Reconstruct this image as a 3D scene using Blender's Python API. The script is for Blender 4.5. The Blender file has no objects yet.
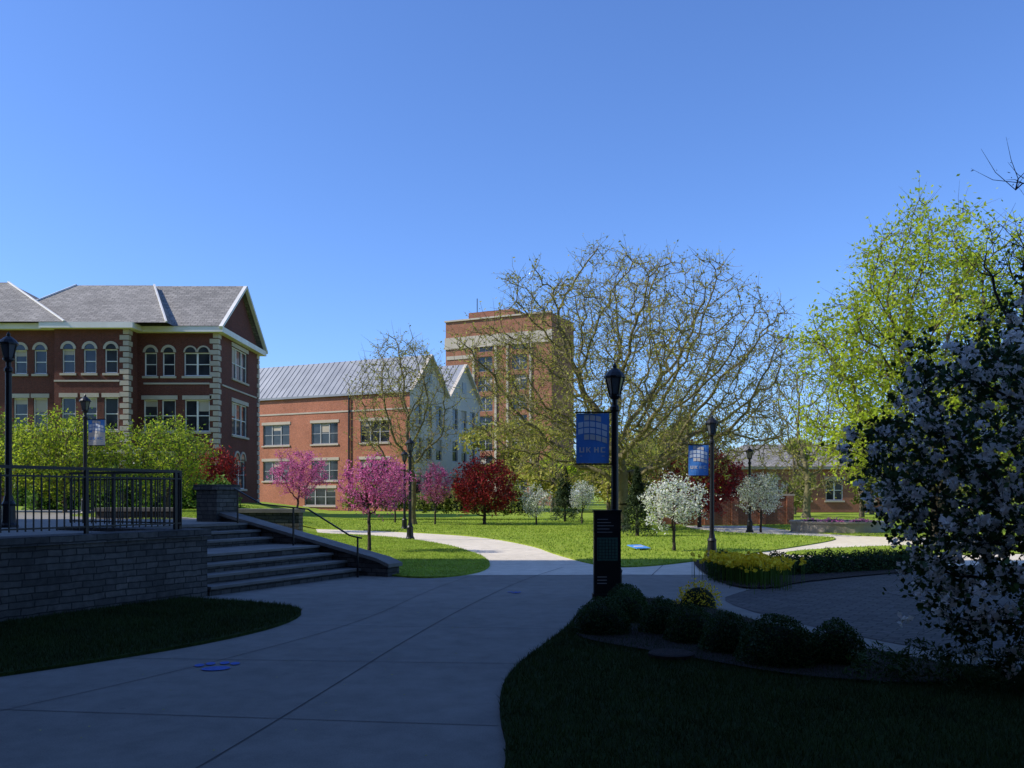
import bpy, math, random, bmesh
import numpy as np
from mathutils import Vector
from mathutils.geometry import delaunay_2d_cdt
rng=np.random.default_rng(7); random.seed(7)
S=bpy.context.scene
S.view_settings.view_transform='Standard'; S.view_settings.look='None'; S.view_settings.exposure=0
COL=S.collection

# ---------------------------------------------------------------- materials
def new_mat(name):
    m=bpy.data.materials.new(name); m.use_nodes=True
    nt=m.node_tree; b=nt.nodes['Principled BSDF']
    return m,nt,b
def N(nt,t,**k):
    n=nt.nodes.new(t)
    for a,v in k.items(): setattr(n,a,v)
    return n
def ramp(nt,fac,stops):
    r=N(nt,'ShaderNodeValToRGB'); e=r.color_ramp.elements
    while len(e)<len(stops): e.new(0.5)
    for i,(p,c) in enumerate(stops): e[i].position=p; e[i].color=(*c,1)
    nt.links.new(fac,r.inputs[0]); return r.outputs[0]
def noise(nt,vec,scale,detail=4,rough=.55):
    n=N(nt,'ShaderNodeTexNoise'); n.inputs['Scale'].default_value=scale
    n.inputs['Detail'].default_value=detail; n.inputs['Roughness'].default_value=rough
    nt.links.new(vec,n.inputs['Vector']); return n.outputs['Fac']
def mixc(nt,f,a,b,mode='MIX'):
    m=N(nt,'ShaderNodeMix',data_type='RGBA',blend_type=mode)
    if isinstance(f,float): m.inputs[0].default_value=f
    else: nt.links.new(f,m.inputs[0])
    for i,v in ((6,a),(7,b)):
        if isinstance(v,tuple): m.inputs[i].default_value=(*v,1)
        else: nt.links.new(v,m.inputs[i])
    return m.outputs[2]
def bump(nt,b,h,st,dist=.02):
    n=N(nt,'ShaderNodeBump'); n.inputs['Strength'].default_value=st; n.inputs['Distance'].default_value=dist
    nt.links.new(h,n.inputs['Height']); nt.links.new(n.outputs[0],b.inputs['Normal'])
def pos(nt): return N(nt,'ShaderNodeNewGeometry').outputs['Position']
def plain(name,c,rough=.7,c2=None,scale=3.,metal=0,bs=0.,spec=.4):
    m,nt,b=new_mat(name); p=pos(nt)
    c2=c2 or tuple(x*.75 for x in c)
    f=noise(nt,p,scale)
    nt.links.new(ramp(nt,f,[(.3,c2),(.7,c)]),b.inputs['Base Color'])
    b.inputs['Roughness'].default_value=rough; b.inputs['Metallic'].default_value=metal
    b.inputs['Specular IOR Level'].default_value=spec
    if bs: bump(nt,b,noise(nt,p,scale*12),bs)
    return m
def brickmat(name,c1,c2,mortar,w=.22,h=.075,ms=.012,bs=.3,var=.8,rough=.85,uv=True,offs=.5,rot=0,warp=0.):
    m,nt,b=new_mat(name)
    tc=N(nt,'ShaderNodeTexCoord'); vec=tc.outputs['UV'] if uv else pos(nt)
    mp=N(nt,'ShaderNodeMapping'); mp.inputs['Rotation'].default_value=(0,0,rot)
    nt.links.new(vec,mp.inputs[0])
    br=N(nt,'ShaderNodeTexBrick'); br.offset=offs
    if warp: br.squash=.6; br.squash_frequency=3; br.offset_frequency=2
    br.inputs['Scale'].default_value=1; br.inputs['Brick Width'].default_value=w
    br.inputs['Row Height'].default_value=h; br.inputs['Mortar Size'].default_value=ms
    br.inputs['Color1'].default_value=(*c1,1); br.inputs['Color2'].default_value=(*c2,1); br.inputs['Mortar'].default_value=(*mortar,1)
    if warp:
        nz=N(nt,'ShaderNodeTexNoise'); nz.inputs['Scale'].default_value=5; nt.links.new(mp.outputs[0],nz.inputs['Vector'])
        vm=N(nt,'ShaderNodeVectorMath',operation='MULTIPLY_ADD'); nt.links.new(nz.outputs['Color'],vm.inputs[0]); vm.inputs[1].default_value=(warp*2,warp,0); nt.links.new(mp.outputs[0],vm.inputs[2])
        nt.links.new(vm.outputs[0],br.inputs['Vector'])
    else: nt.links.new(mp.outputs[0],br.inputs['Vector'])
    p=pos(nt); f=noise(nt,p,.5,6); f2=noise(nt,p,9,3)
    v=ramp(nt,f,[(.3,(var,)*3),(.7,(1.12,)*3)]); c=mixc(nt,1.,br.outputs['Color'],v,'MULTIPLY')
    v2=ramp(nt,f2,[(.3,(.75,)*3),(.7,(1.2,)*3)]); c=mixc(nt,1.,c,v2,'MULTIPLY')
    nt.links.new(c,b.inputs['Base Color']); b.inputs['Roughness'].default_value=rough
    b.inputs['Specular IOR Level'].default_value=.25
    mm=N(nt,'ShaderNodeMath',operation='SUBTRACT'); nt.links.new(f2,mm.inputs[0]); nt.links.new(br.outputs['Fac'],mm.inputs[1])
    bump(nt,b,mm.outputs[0],bs,.015); return m
def leafmat(name,cols,trans=.35,rough=.6,lo=.7,hi=1.2):
    m=bpy.data.materials.new(name); m.use_nodes=True; nt=m.node_tree; nt.nodes.clear()
    g=N(nt,'ShaderNodeNewGeometry')
    n=len(cols); c=ramp(nt,g.outputs['Random Per Island'],[(i/(max(n-1,1)),cols[i]) for i in range(n)])
    f=noise(nt,g.outputs['Position'],1.3,2); v=ramp(nt,f,[(.3,(lo,)*3),(.7,(hi,)*3)]); c=mixc(nt,1.,c,v,'MULTIPLY')
    d=N(nt,'ShaderNodeBsdfPrincipled'); d.inputs['Roughness'].default_value=rough; d.inputs['Specular IOR Level'].default_value=.2
    t=N(nt,'ShaderNodeBsdfTranslucent'); mx=N(nt,'ShaderNodeMixShader'); mx.inputs[0].default_value=trans
    o=N(nt,'ShaderNodeOutputMaterial')
    nt.links.new(c,d.inputs['Base Color']); nt.links.new(c,t.inputs[0])
    nt.links.new(d.outputs[0],mx.inputs[1]); nt.links.new(t.outputs[0],mx.inputs[2]); nt.links.new(mx.outputs[0],o.inputs[0]); return m

M={}
M['brick_dark']=brickmat('dark_red_brick',(.16,.036,.022),(.115,.027,.018),(.12,.07,.055))
M['brick_red']=brickmat('red_brick',(.34,.10,.05),(.27,.078,.042),(.28,.18,.13))
M['brick_tower']=brickmat('brown_red_brick',(.38,.12,.055),(.30,.09,.045),(.30,.2,.14))
M['brick_orange']=brickmat('orange_brick',(.50,.15,.072),(.41,.12,.058),(.38,.22,.16))
M['stone_wall']=brickmat('coursed_limestone',(.14,.132,.12),(.075,.072,.067),(.04,.038,.036),w=.36,h=.095,ms=.009,bs=.9,var=.6,warp=.035)
M['stone']=plain('limestone',(.23,.215,.19),.85,(.15,.14,.125),2.5,bs=.15)
M['stone_light']=plain('light_limestone',(.40,.35,.29),.85,(.28,.24,.2),2.5,bs=.15)
M['cream']=plain('cream_stone',(.50,.43,.34),.8,(.40,.34,.27),.6)
M['white']=plain('white_paint',(.78,.75,.70),.6,(.66,.63,.58),1.)
M['panel']=plain('pale_stone_panel',(.60,.53,.44),.75,(.50,.44,.37),.4)
M['black']=plain('black_metal',(.008,.008,.010),.4,(.013,.013,.015),8,spec=.35)
M['zinc']=plain('zinc_roof',(.30,.31,.33),.5,(.22,.23,.25),.5,metal=.2)
M['bark']=plain('bark',(.17,.135,.085),.9,(.09,.07,.045),6,bs=.6)
M['bark_oak']=plain('mossy_oak_bark',(.23,.20,.10),.9,(.13,.11,.055),6,bs=.6)
M['bark_dark']=plain('dark_bark',(.06,.045,.038),.9,(.03,.024,.02),8,bs=.4)
M['mulch']=plain('mulch',(.045,.028,.02),.95,(.018,.012,.009),14,bs=1.)
M['roof']=brickmat('slate_shingle',(.33,.305,.275),(.23,.215,.195),(.13,.12,.11),w=.5,h=.28,ms=.02,bs=.5)
M['pavers']=brickmat('brick_pavers',(.12,.108,.10),(.085,.077,.073),(.042,.039,.036),w=.3,h=.15,ms=.01,bs=.25,uv=False,rot=.6)
M['blue']=plain('blue_vinyl',(.10,.32,.78),.5,(.08,.27,.70),3)
M['bluepaint']=plain('blue_ground_paint',(.04,.13,.5),.7,(.02,.08,.35),30)
M['lightblue']=plain('pale_blue_print',(.74,.82,.90),.5,(.66,.76,.88),3)
M['mapgreen']=plain('map_print',(.07,.17,.12),.5,(.04,.10,.08),30)
M['grey']=plain('grey_print',(.38,.38,.38),.5)
m,nt,b=new_mat('window_glass'); p=pos(nt)
nt.links.new(ramp(nt,noise(nt,p,.7,2),[(.35,(.012,.016,.022)),(.7,(.05,.06,.07))]),b.inputs['Base Color'])
b.inputs['Roughness'].default_value=.08; b.inputs['Specular IOR Level'].default_value=.5; M['glass']=m
m,nt,b=new_mat('lamp_glass'); b.inputs['Base Color'].default_value=(.10,.11,.12,1); b.inputs['Roughness'].default_value=.15
M['lampglass']=m
def concmat(name,c1,c2):
    m,nt,b=new_mat(name); p=pos(nt)
    c=ramp(nt,noise(nt,p,.25,6),[(.3,c1),(.7,c2)])
    v=ramp(nt,noise(nt,p,3.,8,.7),[(.3,(.78,)*3),(.65,(1.06,)*3)]); c=mixc(nt,1.,c,v,'MULTIPLY')
    v=ramp(nt,noise(nt,p,90.,2),[(.3,(.82,)*3),(.7,(1.1,)*3)]); c=mixc(nt,1.,c,v,'MULTIPLY')
    vo=N(nt,'ShaderNodeTexVoronoi'); vo.inputs['Scale'].default_value=1.1; nt.links.new(p,vo.inputs['Vector'])
    v=ramp(nt,vo.outputs['Distance'],[(.0,(.66,.65,.64)),(.035,(1,1,1))]); c=mixc(nt,1.,c,v,'MULTIPLY')
    nt.links.new(c,b.inputs['Base Color']); b.inputs['Roughness'].default_value=.85; b.inputs['Specular IOR Level'].default_value=.2
    bump(nt,b,noise(nt,p,120.,3),.15,.005); return m
M['concrete']=concmat('concrete_painted_shade',(.225,.21,.182),(.295,.275,.24))  # near slabs darkened in colour to deepen the foreground shade
M['concrete_sunlit']=concmat('concrete_painted_sun',(.68,.60,.48),(.80,.71,.58))  # same concrete, colour raised to paint in sunlight beyond the shadow edge
M['joint']=plain('joint_filler',(.12,.11,.10),.95,(.07,.065,.06),8)
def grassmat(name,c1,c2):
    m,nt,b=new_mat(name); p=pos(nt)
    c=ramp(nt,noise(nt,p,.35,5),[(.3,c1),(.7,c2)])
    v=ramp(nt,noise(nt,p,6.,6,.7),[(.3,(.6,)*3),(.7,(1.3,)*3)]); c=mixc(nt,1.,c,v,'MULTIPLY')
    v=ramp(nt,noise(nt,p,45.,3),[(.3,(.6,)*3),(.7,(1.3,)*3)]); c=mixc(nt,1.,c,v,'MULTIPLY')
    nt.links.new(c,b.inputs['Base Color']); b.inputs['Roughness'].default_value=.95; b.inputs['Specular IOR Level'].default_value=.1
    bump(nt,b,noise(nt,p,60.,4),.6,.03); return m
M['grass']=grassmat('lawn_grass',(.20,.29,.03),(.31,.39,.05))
M['grass_dark']=grassmat('lawn_grass_painted_shade',(.022,.038,.009),(.04,.062,.014))  # lawn green darkened to paint shade onto the near lawns
M['blades']=leafmat('grass_blades',[(.22,.33,.03),(.33,.46,.05),(.42,.50,.08)],.4)
M['blades_dark']=leafmat('grass_blades_painted_shade',[(.02,.038,.008),(.038,.065,.013),(.06,.09,.025)],.3)  # blade colours darkened to match, foreground shade put into the colour
M['oakleaf']=leafmat('oak_spring_leaf',[(.30,.31,.05),(.46,.46,.08),(.40,.34,.09)],.45)
M['lime']=leafmat('lime_green_leaf',[(.32,.44,.03),(.50,.60,.05),(.42,.54,.03)],.5)
M['green']=leafmat('green_leaf',[(.06,.14,.02),(.12,.24,.03),(.18,.28,.05)],.35)
M['midgreen']=leafmat('mixed_green_leaf',[(.15,.20,.03),(.25,.29,.05),(.34,.35,.08)],.4)
M['box']=leafmat('boxwood_leaf',[(.022,.055,.014),(.04,.085,.02),(.065,.12,.028)],.2)
M['spruce']=leafmat('spruce_needle',[(.03,.055,.02),(.06,.09,.035)],.15)
M['redleaf']=leafmat('red_maple_leaf',[(.22,.015,.02),(.38,.03,.035),(.28,.04,.03)],.35)
M['pink']=leafmat('redbud_blossom',[(.62,.10,.32),(.78,.20,.46),(.84,.30,.54)],.4,lo=.85,hi=1.1)
M['blossom']=leafmat('white_blossom',[(.76,.78,.68),(.86,.86,.82),(.70,.78,.54)],.35,lo=.9,hi=1.05)
M['crab']=leafmat('crabapple_blossom',[(.92,.87,.80),(.93,.90,.86),(.88,.80,.76)],.4,lo=.95,hi=1.0)
M['yellow']=leafmat('yellow_petal',[(.85,.56,.02),(.9,.72,.04)],.3,lo=.9,hi=1.05)
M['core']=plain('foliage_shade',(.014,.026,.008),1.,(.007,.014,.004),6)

# ---------------------------------------------------------------- mesh helpers
def np_mesh(name,V,F,mat,parent=None,smooth=False,loc=None,uv=None):
    V=np.asarray(V,dtype=np.float32); F=np.asarray(F,dtype=np.int32); k=F.shape[1]
    if loc is not None: V=V-np.asarray(loc,dtype=np.float32)
    me=bpy.data.meshes.new(name); me.vertices.add(len(V)); me.vertices.foreach_set('co',V.ravel())
    me.loops.add(F.size); me.loops.foreach_set('vertex_index',F.ravel())
    me.polygons.add(len(F)); me.polygons.foreach_set('loop_start',np.arange(0,F.size,k,dtype=np.int32))
    me.materials.append(mat); me.update(calc_edges=True)
    if smooth: me.polygons.foreach_set('use_smooth',np.ones(len(F),dtype=bool))
    o=bpy.data.objects.new(name,me); COL.objects.link(o)
    if parent: o.parent=parent
    elif loc is not None: o.location=loc
    return o
def empty(name,loc):
    e=bpy.data.objects.new(name,None); e.location=loc; e.empty_display_size=.3; COL.objects.link(e); return e
class Obj:
    """one real-world object: Empty + child part meshes"""
    def __init__(s,name,loc): s.name=name; s.loc=Vector(loc); s.parts={}
    def poly(s,part,mat,pts):
        V,F=s.parts.setdefault((part,mat),([],[])); i=len(V)
        V.extend([tuple(p) for p in pts]); F.append(tuple(range(i,i+len(pts))))
    def box(s,part,mat,c,ax,ay,az=(0,0,1)):
        c=Vector(c);ax=Vector(ax);ay=Vector(ay);az=Vector(az)
        P=lambda i,j,k:c+ax*i+ay*j+az*k
        for q in (((-1,-1,-1),(-1,1,-1),(1,1,-1),(1,-1,-1)),((-1,-1,1),(1,-1,1),(1,1,1),(-1,1,1)),
                  ((-1,-1,-1),(1,-1,-1),(1,-1,1),(-1,-1,1)),((1,1,-1),(-1,1,-1),(-1,1,1),(1,1,1)),
                  ((1,-1,-1),(1,1,-1),(1,1,1),(1,-1,1)),((-1,1,-1),(-1,-1,-1),(-1,-1,1),(-1,1,1))):
            s.poly(part,mat,[P(*a) for a in q])
    def bx(s,part,mat,x0,x1,y0,y1,z0,z1):
        s.box(part,mat,((x0+x1)/2,(y0+y1)/2,(z0+z1)/2),((x1-x0)/2,0,0),(0,(y1-y0)/2,0),(0,0,(z1-z0)/2))
    def rev(s,part,mat,c,prof,seg=16):
        c=Vector(c)
        for a,b in zip(prof[:-1],prof[1:]):
            for i in range(seg):
                t0=2*math.pi*i/seg; t1=2*math.pi*(i+1)/seg
                s.poly(part,mat,[c+Vector((a[0]*math.cos(t0),a[0]*math.sin(t0),a[1])),c+Vector((a[0]*math.cos(t1),a[0]*math.sin(t1),a[1])),
                                 c+Vector((b[0]*math.cos(t1),b[0]*math.sin(t1),b[1])),c+Vector((b[0]*math.cos(t0),b[0]*math.sin(t0),b[1]))])
    def finish(s,smooth=()):
        e=empty(s.name,s.loc)
        for (part,mat),(V,F) in s.parts.items():
            me=bpy.data.meshes.new(part)
            me.from_pydata([tuple(Vector(v)-s.loc) for v in V],[],F); me.materials.append(M[mat])
            uvl=me.uv_layers.new(name='UVMap')
            for pl in me.polygons:
                n=pl.normal; h=Vector((-n.y,n.x,0))
                if h.length<.2: a=Vector((1,0,0)); bb=Vector((0,1,0))
                else: a=h.normalized(); bb=n.cross(a)
                for li in pl.loop_indices:
                    co=Vector(V[me.loops[li].vertex_index]); uvl.data[li].uv=(co.dot(a),co.dot(bb))
            if part in smooth:
                for pl in me.polygons: pl.use_smooth=True
            o=bpy.data.objects.new(part,me); COL.objects.link(o); o.parent=e
        s.e=e; return e
    def wall(s,mat,O,u,n,W,H,ops,part='walls',style='plain',depth=.18,frame='white',fw=.08):
        O=Vector(O);u=Vector(u);n=Vector(n);Z=Vector((0,0,1))
        us=sorted({0,W,*[o[0] for o in ops],*[o[1] for o in ops]}); zs=sorted({0,H,*[o[2] for o in ops],*[o[3] for o in ops]})
        P=lambda a,z,d=0:O+u*a+Z*z+n*d
        for a0,a1 in zip(us[:-1],us[1:]):
            for z0,z1 in zip(zs[:-1],zs[1:]):
                am=(a0+a1)/2; zm=(z0+z1)/2
                if any(o[0]<am<o[1] and o[2]<zm<o[3] for o in ops): continue
                s.poly(part,mat,[P(a0,z0),P(a1,z0),P(a1,z1),P(a0,z1)])
        for o in ops:
            a0,a1,z0,z1=o[:4]; nm=o[4] if len(o)>4 else 1; kind=o[5] if len(o)>5 else style
            D=-depth
            for q in ([P(a0,z0),P(a1,z0),P(a1,z0,D),P(a0,z0,D)],[P(a0,z1,D),P(a1,z1,D),P(a1,z1),P(a0,z1)],
                      [P(a0,z0,D),P(a0,z1,D),P(a0,z1),P(a0,z0)],[P(a1,z0),P(a1,z1),P(a1,z1,D),P(a1,z0,D)]):
                s.poly('reveals',mat,q)
            s.poly('window_glass','glass',[P(a0,z0,D+.01),P(a1,z0,D+.01),P(a1,z1,D+.01),P(a0,z1,D+.01)])
            def bar(b0,b1,c0,c1,d0=D+.02,d1=D+.08,m=frame,pt='window_frames'):
                s.box(pt,m,P((b0+b1)/2,(c0+c1)/2,(d0+d1)/2),u*(b1-b0)/2,n*(d1-d0)/2,Z*(c1-c0)/2)
            bar(a0+.002,a0+fw,z0+.002,z1-.002); bar(a1-fw,a1-.002,z0+.002,z1-.002)
            bar(a0+fw,a1-fw,z0+.002,z0+fw); bar(a0+fw,a1-fw,z1-fw,z1-.002)
            for k in range(1,nm):
                x=a0+(a1-a0)*k/nm; bar(x-fw*.8,x+fw*.8,z0+fw,z1-fw)
            zm=(z0+z1)/2
            for k in range(nm):
                x0=a0+(a1-a0)*k/nm+fw; x1=a0+(a1-a0)*(k+1)/nm-fw
                bar(x0,x1,zm-.03,zm+.03,D+.02,D+.06)
                r_=random.random()
                if r_<.3:
                    bz=z1-fw-(z1-z0)*random.uniform(.12,.45)
                    s.poly('blinds','cream',[P(x0,bz,D+.015),P(x1,bz,D+.015),P(x1,z1-fw,D+.015),P(x0,z1-fw,D+.015)])
            if kind in('lintel','arch'):
                bar(a0-.12,a1+.12,z0-.16,z0-.003,.003,.12,'cream','sills')
            if kind=='lintel': bar(a0-.15,a1+.15,z1+.003,z1+.30,.003,.06,'cream','lintels')
            if kind=='arch':
                w=(a1-a0)/nm
                for k in range(nm):
                    ac=a0+w*(k+.5); r=w/2; ns=10
                    for i in range(ns):
                        t0=math.pi*i/ns;t1=math.pi*(i+1)/ns
                        ci=lambda R,t,d:P(ac+R*math.cos(t),z1+.003+R*math.sin(t),d)
                        s.poly('window_glass','glass',[P(ac,z1+.003,.02),ci(r*.84,t0,.02),ci(r*.84,t1,.02)])
                        ro=r+.10 if nm==1 else r+.02
                        s.poly('arches','cream',[ci(r*.82,t0,.07),ci(ro,t0,.07),ci(ro,t1,.07),ci(r*.82,t1,.07)])
                        s.poly('arches','cream',[ci(ro,t0,0),ci(ro,t1,0),ci(ro,t1,.07),ci(ro,t0,.07)])
                        s.poly('arches','cream',[ci(r*.82,t0,.07),ci(r*.82,t1,.07),ci(r*.82,t1,0),ci(r*.82,t0,0)])

def polymesh(name,pts,mat,zf,step=None,parent=None,edge=0.):
    pts=[Vector(p) for p in pts]; n=len(pts); vs=list(pts); ed=[(i,(i+1)%n) for i in range(n)]
    if step:
        xs=[p.x for p in pts]; ys=[p.y for p in pts]
        x=min(xs)
        while x<max(xs):
            y=min(ys)
            while y<max(ys):
                vs.append(Vector((x+random.uniform(-.1,.1)*step,y+random.uniform(-.1,.1)*step))); y+=step
            x+=step
    V,E,F,*_=delaunay_2d_cdt(vs,ed,[],1,1e-5)
    vv=[(v.x,v.y,zf(v.x,v.y)) for v in V]; ff=[tuple(f) for f in F]
    tri=np.array([f[:3] for f in ff]); va=np.array(vv)
    if edge:
        i=len(vv)
        for k in range(n):
            a=pts[k];b2=pts[(k+1)%n]
            vv+= [(a.x,a.y,zf(a.x,a.y)),(b2.x,b2.y,zf(b2.x,b2.y)),(b2.x,b2.y,zf(b2.x,b2.y)-edge),(a.x,a.y,zf(a.x,a.y)-edge)]
            ff.append((i,i+1,i+2,i+3)); i+=4
    me=bpy.data.meshes.new(name); me.from_pydata(vv,[],ff); me.materials.append(mat)
    o=bpy.data.objects.new(name,me); COL.objects.link(o)
    if parent: o.parent=parent
    bm=bmesh.new(); bm.from_mesh(me)
    for f in bm.faces:
        if f.normal.z<-.1: f.normal_flip()
    bm.to_mesh(me); bm.free()
    return o,va,tri
def smooth_closed(pts,it=3):
    P=[np.array(p,float) for p in pts]
    for _ in range(it):
        Q=[]
        for i in range(len(P)):
            a=P[i];b=P[(i+1)%len(P)]; Q+= [a*.75+b*.25,a*.25+b*.75]
        P=Q
    return [tuple(p) for p in P]
def smooth_open(pts,it=3):
    P=[np.array(p,float) for p in pts]
    for _ in range(it):
        Q=[P[0]]
        for i in range(len(P)-1):
            a=P[i];b=P[i+1]; Q+= [a*.75+b*.25,a*.25+b*.75]
        Q.append(P[-1]); P=Q
    return [tuple(p) for p in P]
def blades(name,va,tri,dens,h,w,parent=None,ymax=999,mat='blades'):
    a=va[tri[:,0]];b=va[tri[:,1]];c=va[tri[:,2]]
    ar=.5*np.linalg.norm(np.cross(b-a,c-a),axis=1); n=int(ar.sum()*dens)
    idx=rng.choice(len(tri),n,p=ar/ar.sum()); r1=np.sqrt(rng.random(n))[:,None]; r2=rng.random(n)[:,None]
    p=a[idx]*(1-r1)+b[idx]*r1*(1-r2)+c[idx]*r1*r2
    p=p[(np.abs(p[:,0])<p[:,1]*.7+1)&(p[:,1]>4.5)]; n=len(p)
    th=rng.random(n)*2*np.pi; d=np.stack([np.cos(th),np.sin(th),0*th],1)*w*.5
    hh=h*(.5+rng.random(n)*.8); ln=rng.normal(0,.4,(n,2))*hh[:,None]
    tip=p+np.concatenate([ln,hh[:,None]],1)
    V=np.stack([p-d,p+d,tip],1).reshape(-1,3); F=np.arange(3*n).reshape(-1,3)
    return np_mesh(name,V,F,M[mat],parent)

# ---------------------------------------------------------------- terrain
A=np.array((-5.05,14.3)); D=np.array((.46,.888)); D/=np.linalg.norm(D); NN=np.array((-D[1],D[0]))
TZ=1.05
def st(x,y): return (x-A[0])*D[0]+(y-A[1])*D[1],(x-A[0])*NN[0]+(y-A[1])*NN[1]
def ss(t): t=np.clip(t,0,1); return t*t*(3-2*t)
def Hn(x,y):
    x=np.asarray(x,float);y=np.asarray(y,float); s,t=st(x,y)
    x0=3.6+np.maximum(0,y-20)*.25
    lawn=1.03*ss((-x-x0)/5)
    left=1.03*ss((t-.15)/.3); mid=1.03*ss((t-3.0)/.3)
    z=np.where(s<0,left,np.where(s<4.1,mid,lawn))
    return np.where((y>60)&(x>-60),lawn,z)
def H(x,y): return float(Hn(x,y))
gx=np.concatenate([[-1500,-600,-250,-120,-70,-45],np.arange(-35,-15,1.),np.arange(-15,-1,.22),np.arange(-1,40,1.5),[50,80,150,300,700,1500]])
gy=np.concatenate([[-600,-200,-60,-20,-5],np.arange(0,5,1.),np.arange(5,27,.22),np.arange(27,70,1.),[80,100,130,180,300,600,1500,3000]])
X,Y=np.meshgrid(gx,gy); Z=Hn(X,Y)-.03
nx,ny=len(gx),len(gy); I=np.arange(nx*ny).reshape(ny,nx)
F=np.stack([I[:-1,:-1],I[:-1,1:],I[1:,1:],I[1:,:-1]],-1).reshape(-1,4)
np_mesh('ground',np.stack([X,Y,Z],-1).reshape(-1,3),F,M['grass'],smooth=True)

def W(s,t,z=0): p=A+D*s+NN*t; return Vector((p[0],p[1],z))
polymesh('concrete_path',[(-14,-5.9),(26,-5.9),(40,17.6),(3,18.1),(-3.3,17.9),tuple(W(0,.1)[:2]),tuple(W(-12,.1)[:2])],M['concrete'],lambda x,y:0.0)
polymesh('concrete_path',[(-3.3,17.91),(3,18.11),(40,17.61),(40,40),(16,40),(14,46),(8,46),(8,38),(-4,42),(-14,46),(-30,50),(-30,41),(-12,38),(-3.3,30)],M['concrete_sunlit'],lambda x,y:0.0)
J=Obj('pavement_joints',(0,10,0))
def strip(pts,w,z,part='joint',mat='joint',ob=J):
    P=[Vector((*p,z)) for p in smooth_open(pts,3)]
    for a,b in zip(P[:-1],P[1:]):
        d=(b-a).normalized(); n=Vector((-d.y,d.x,0))*w/2
        ob.poly(part,mat,[a-n,b-n,b+n,a+n])
strip([(-2.2,4),(-1.9,5.6),(-1.6,7.5),(-1.3,9.6),(-.7,13),(.2,17),(1.2,20.)],.014,.004)
strip([(-4.3,6.2),(-3.2,8.2),(-2.,11.3),(-1.5,15),(-.9,17.7)],.010,.004)
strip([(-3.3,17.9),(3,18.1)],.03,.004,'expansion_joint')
for a,b in (((-5,6.9),(-.1,6.3)),((-4.,8.9),(.2,8.6)),((-3.1,11.2),(.8,10.8)),((-3.9,14.0),(1.1,13.2)),((-3.6,16.3),(1.6,15.8)),((-.6,21),(1.8,20.6)),((-.8,24),(1.4,23.4)),((-1.6,27),(.8,26.4)),((-2.4,30),(-.2,29.6)),((-4,33),(-1.2,33.8))):
    strip([a,b],.010,.004,'cross_joint')
for xy in ((5,22),(7,24),(9,26.5),(3.7,20.9),(13,22),(16,22)):
    strip([xy,(xy[0]-.8,xy[1]-3)],.015,.004,'far_joint')
J.finish()
polymesh('paved_plaza',smooth_closed([(3.2,13.6),(3.9,10.6),(5,8.6),(8,7.4),(18,8),(20,17),(12,21),(9,19.6),(5.4,16.9),(4,15.0)],2),M['pavers'],lambda x,y:.006)
def lawn(name,pts,step,dens,h,w,it=3,ymax=999,zf=None,dark=False):
    zf=zf or (lambda x,y:.035)
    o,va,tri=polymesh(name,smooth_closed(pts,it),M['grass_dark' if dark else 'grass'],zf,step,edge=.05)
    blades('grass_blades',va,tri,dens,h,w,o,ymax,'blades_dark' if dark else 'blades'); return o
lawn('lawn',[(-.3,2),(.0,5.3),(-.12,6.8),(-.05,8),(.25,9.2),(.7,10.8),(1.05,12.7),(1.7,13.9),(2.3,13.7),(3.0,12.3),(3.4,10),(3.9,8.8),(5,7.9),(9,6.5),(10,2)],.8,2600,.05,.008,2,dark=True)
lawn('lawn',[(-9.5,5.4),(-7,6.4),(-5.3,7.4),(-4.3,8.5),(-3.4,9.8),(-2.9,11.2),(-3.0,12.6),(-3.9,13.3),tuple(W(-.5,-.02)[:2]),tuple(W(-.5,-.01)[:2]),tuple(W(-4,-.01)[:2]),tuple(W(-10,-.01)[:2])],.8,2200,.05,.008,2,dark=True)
zl=lambda x,y:max(.035,H(x,y)+.03)
lawn('lawn',[tuple(W(4.35,-.3)[:2]),(-1.7,17.1),(-.7,18.3),(-.45,20.6),(-.9,24.),(-2.2,28.7),(-4.3,33),(-7.3,36.5),(-14,36.5),(-14,26),tuple(W(4.5,8)[:2]),tuple(W(4.3,2)[:2])],.5,400,.045,.016,2,zf=zl)
lawn('lawn',[(2.1,19.9),(1.2,24),(.7,28),(-1.2,34),(-4,37.4),(-8,41),(-16,45),(-16,60),(12,60),(9,47),(8.6,38),(12.5,34),(12.2,32),(9.2,27.6),(6.3,23.8),(4.,20.9),(2.9,19.9)],1.5,60,.055,.04,2,zf=zl)
lawn('lawn',[(13,34.5),(18,33),(30,34),(40,38),(40,60),(14,60),(13,46)],3.,25,.06,.05,2)
lawn('lawn',[(7,24.4),(12,28.2),(20,29),(24,27),(14,24.2),(9.2,23.1)],1.5,80,.05,.03,2)

tp=[W(-14,.5),W(-.1,.5),W(-.1,3.2),W(4.2,3.2),W(4.4,3.6),(-10,25),(-14,34),(-40,34),(-40,6)]
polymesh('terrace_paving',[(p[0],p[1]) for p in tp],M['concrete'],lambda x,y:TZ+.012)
RW=Obj('stone_retaining_wall',W(-5,0))
RW.box('wall','stone_wall',W(-8,.25,.5),Vector((*D*7.98,0)),Vector((*NN*.25,0)),(0,0,.5))
RW.box('coping','stone_wall',W(-8,.25,1.06),Vector((*D*8.02,0)),Vector((*NN*.3,0)),(0,0,.06))
RW.box('return_wall','stone_wall',W(-.27,1.8,.5),Vector((*D*.25,0)),Vector((*NN*1.29,0)),(0,0,.5))
RW.box('return_coping','stone_wall',W(-.27,1.86,1.063),Vector((*D*.29,0)),Vector((*NN*1.27,0)),(0,0,.057))
RW.finish()
STR=Obj('stone_stairs',W(2,1.5))
lev=[(0,.15),(.36,.3),(.72,.45),(1.08,.6),(2.4,.75),(2.76,.9),(3.12,1.05)]
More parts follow.
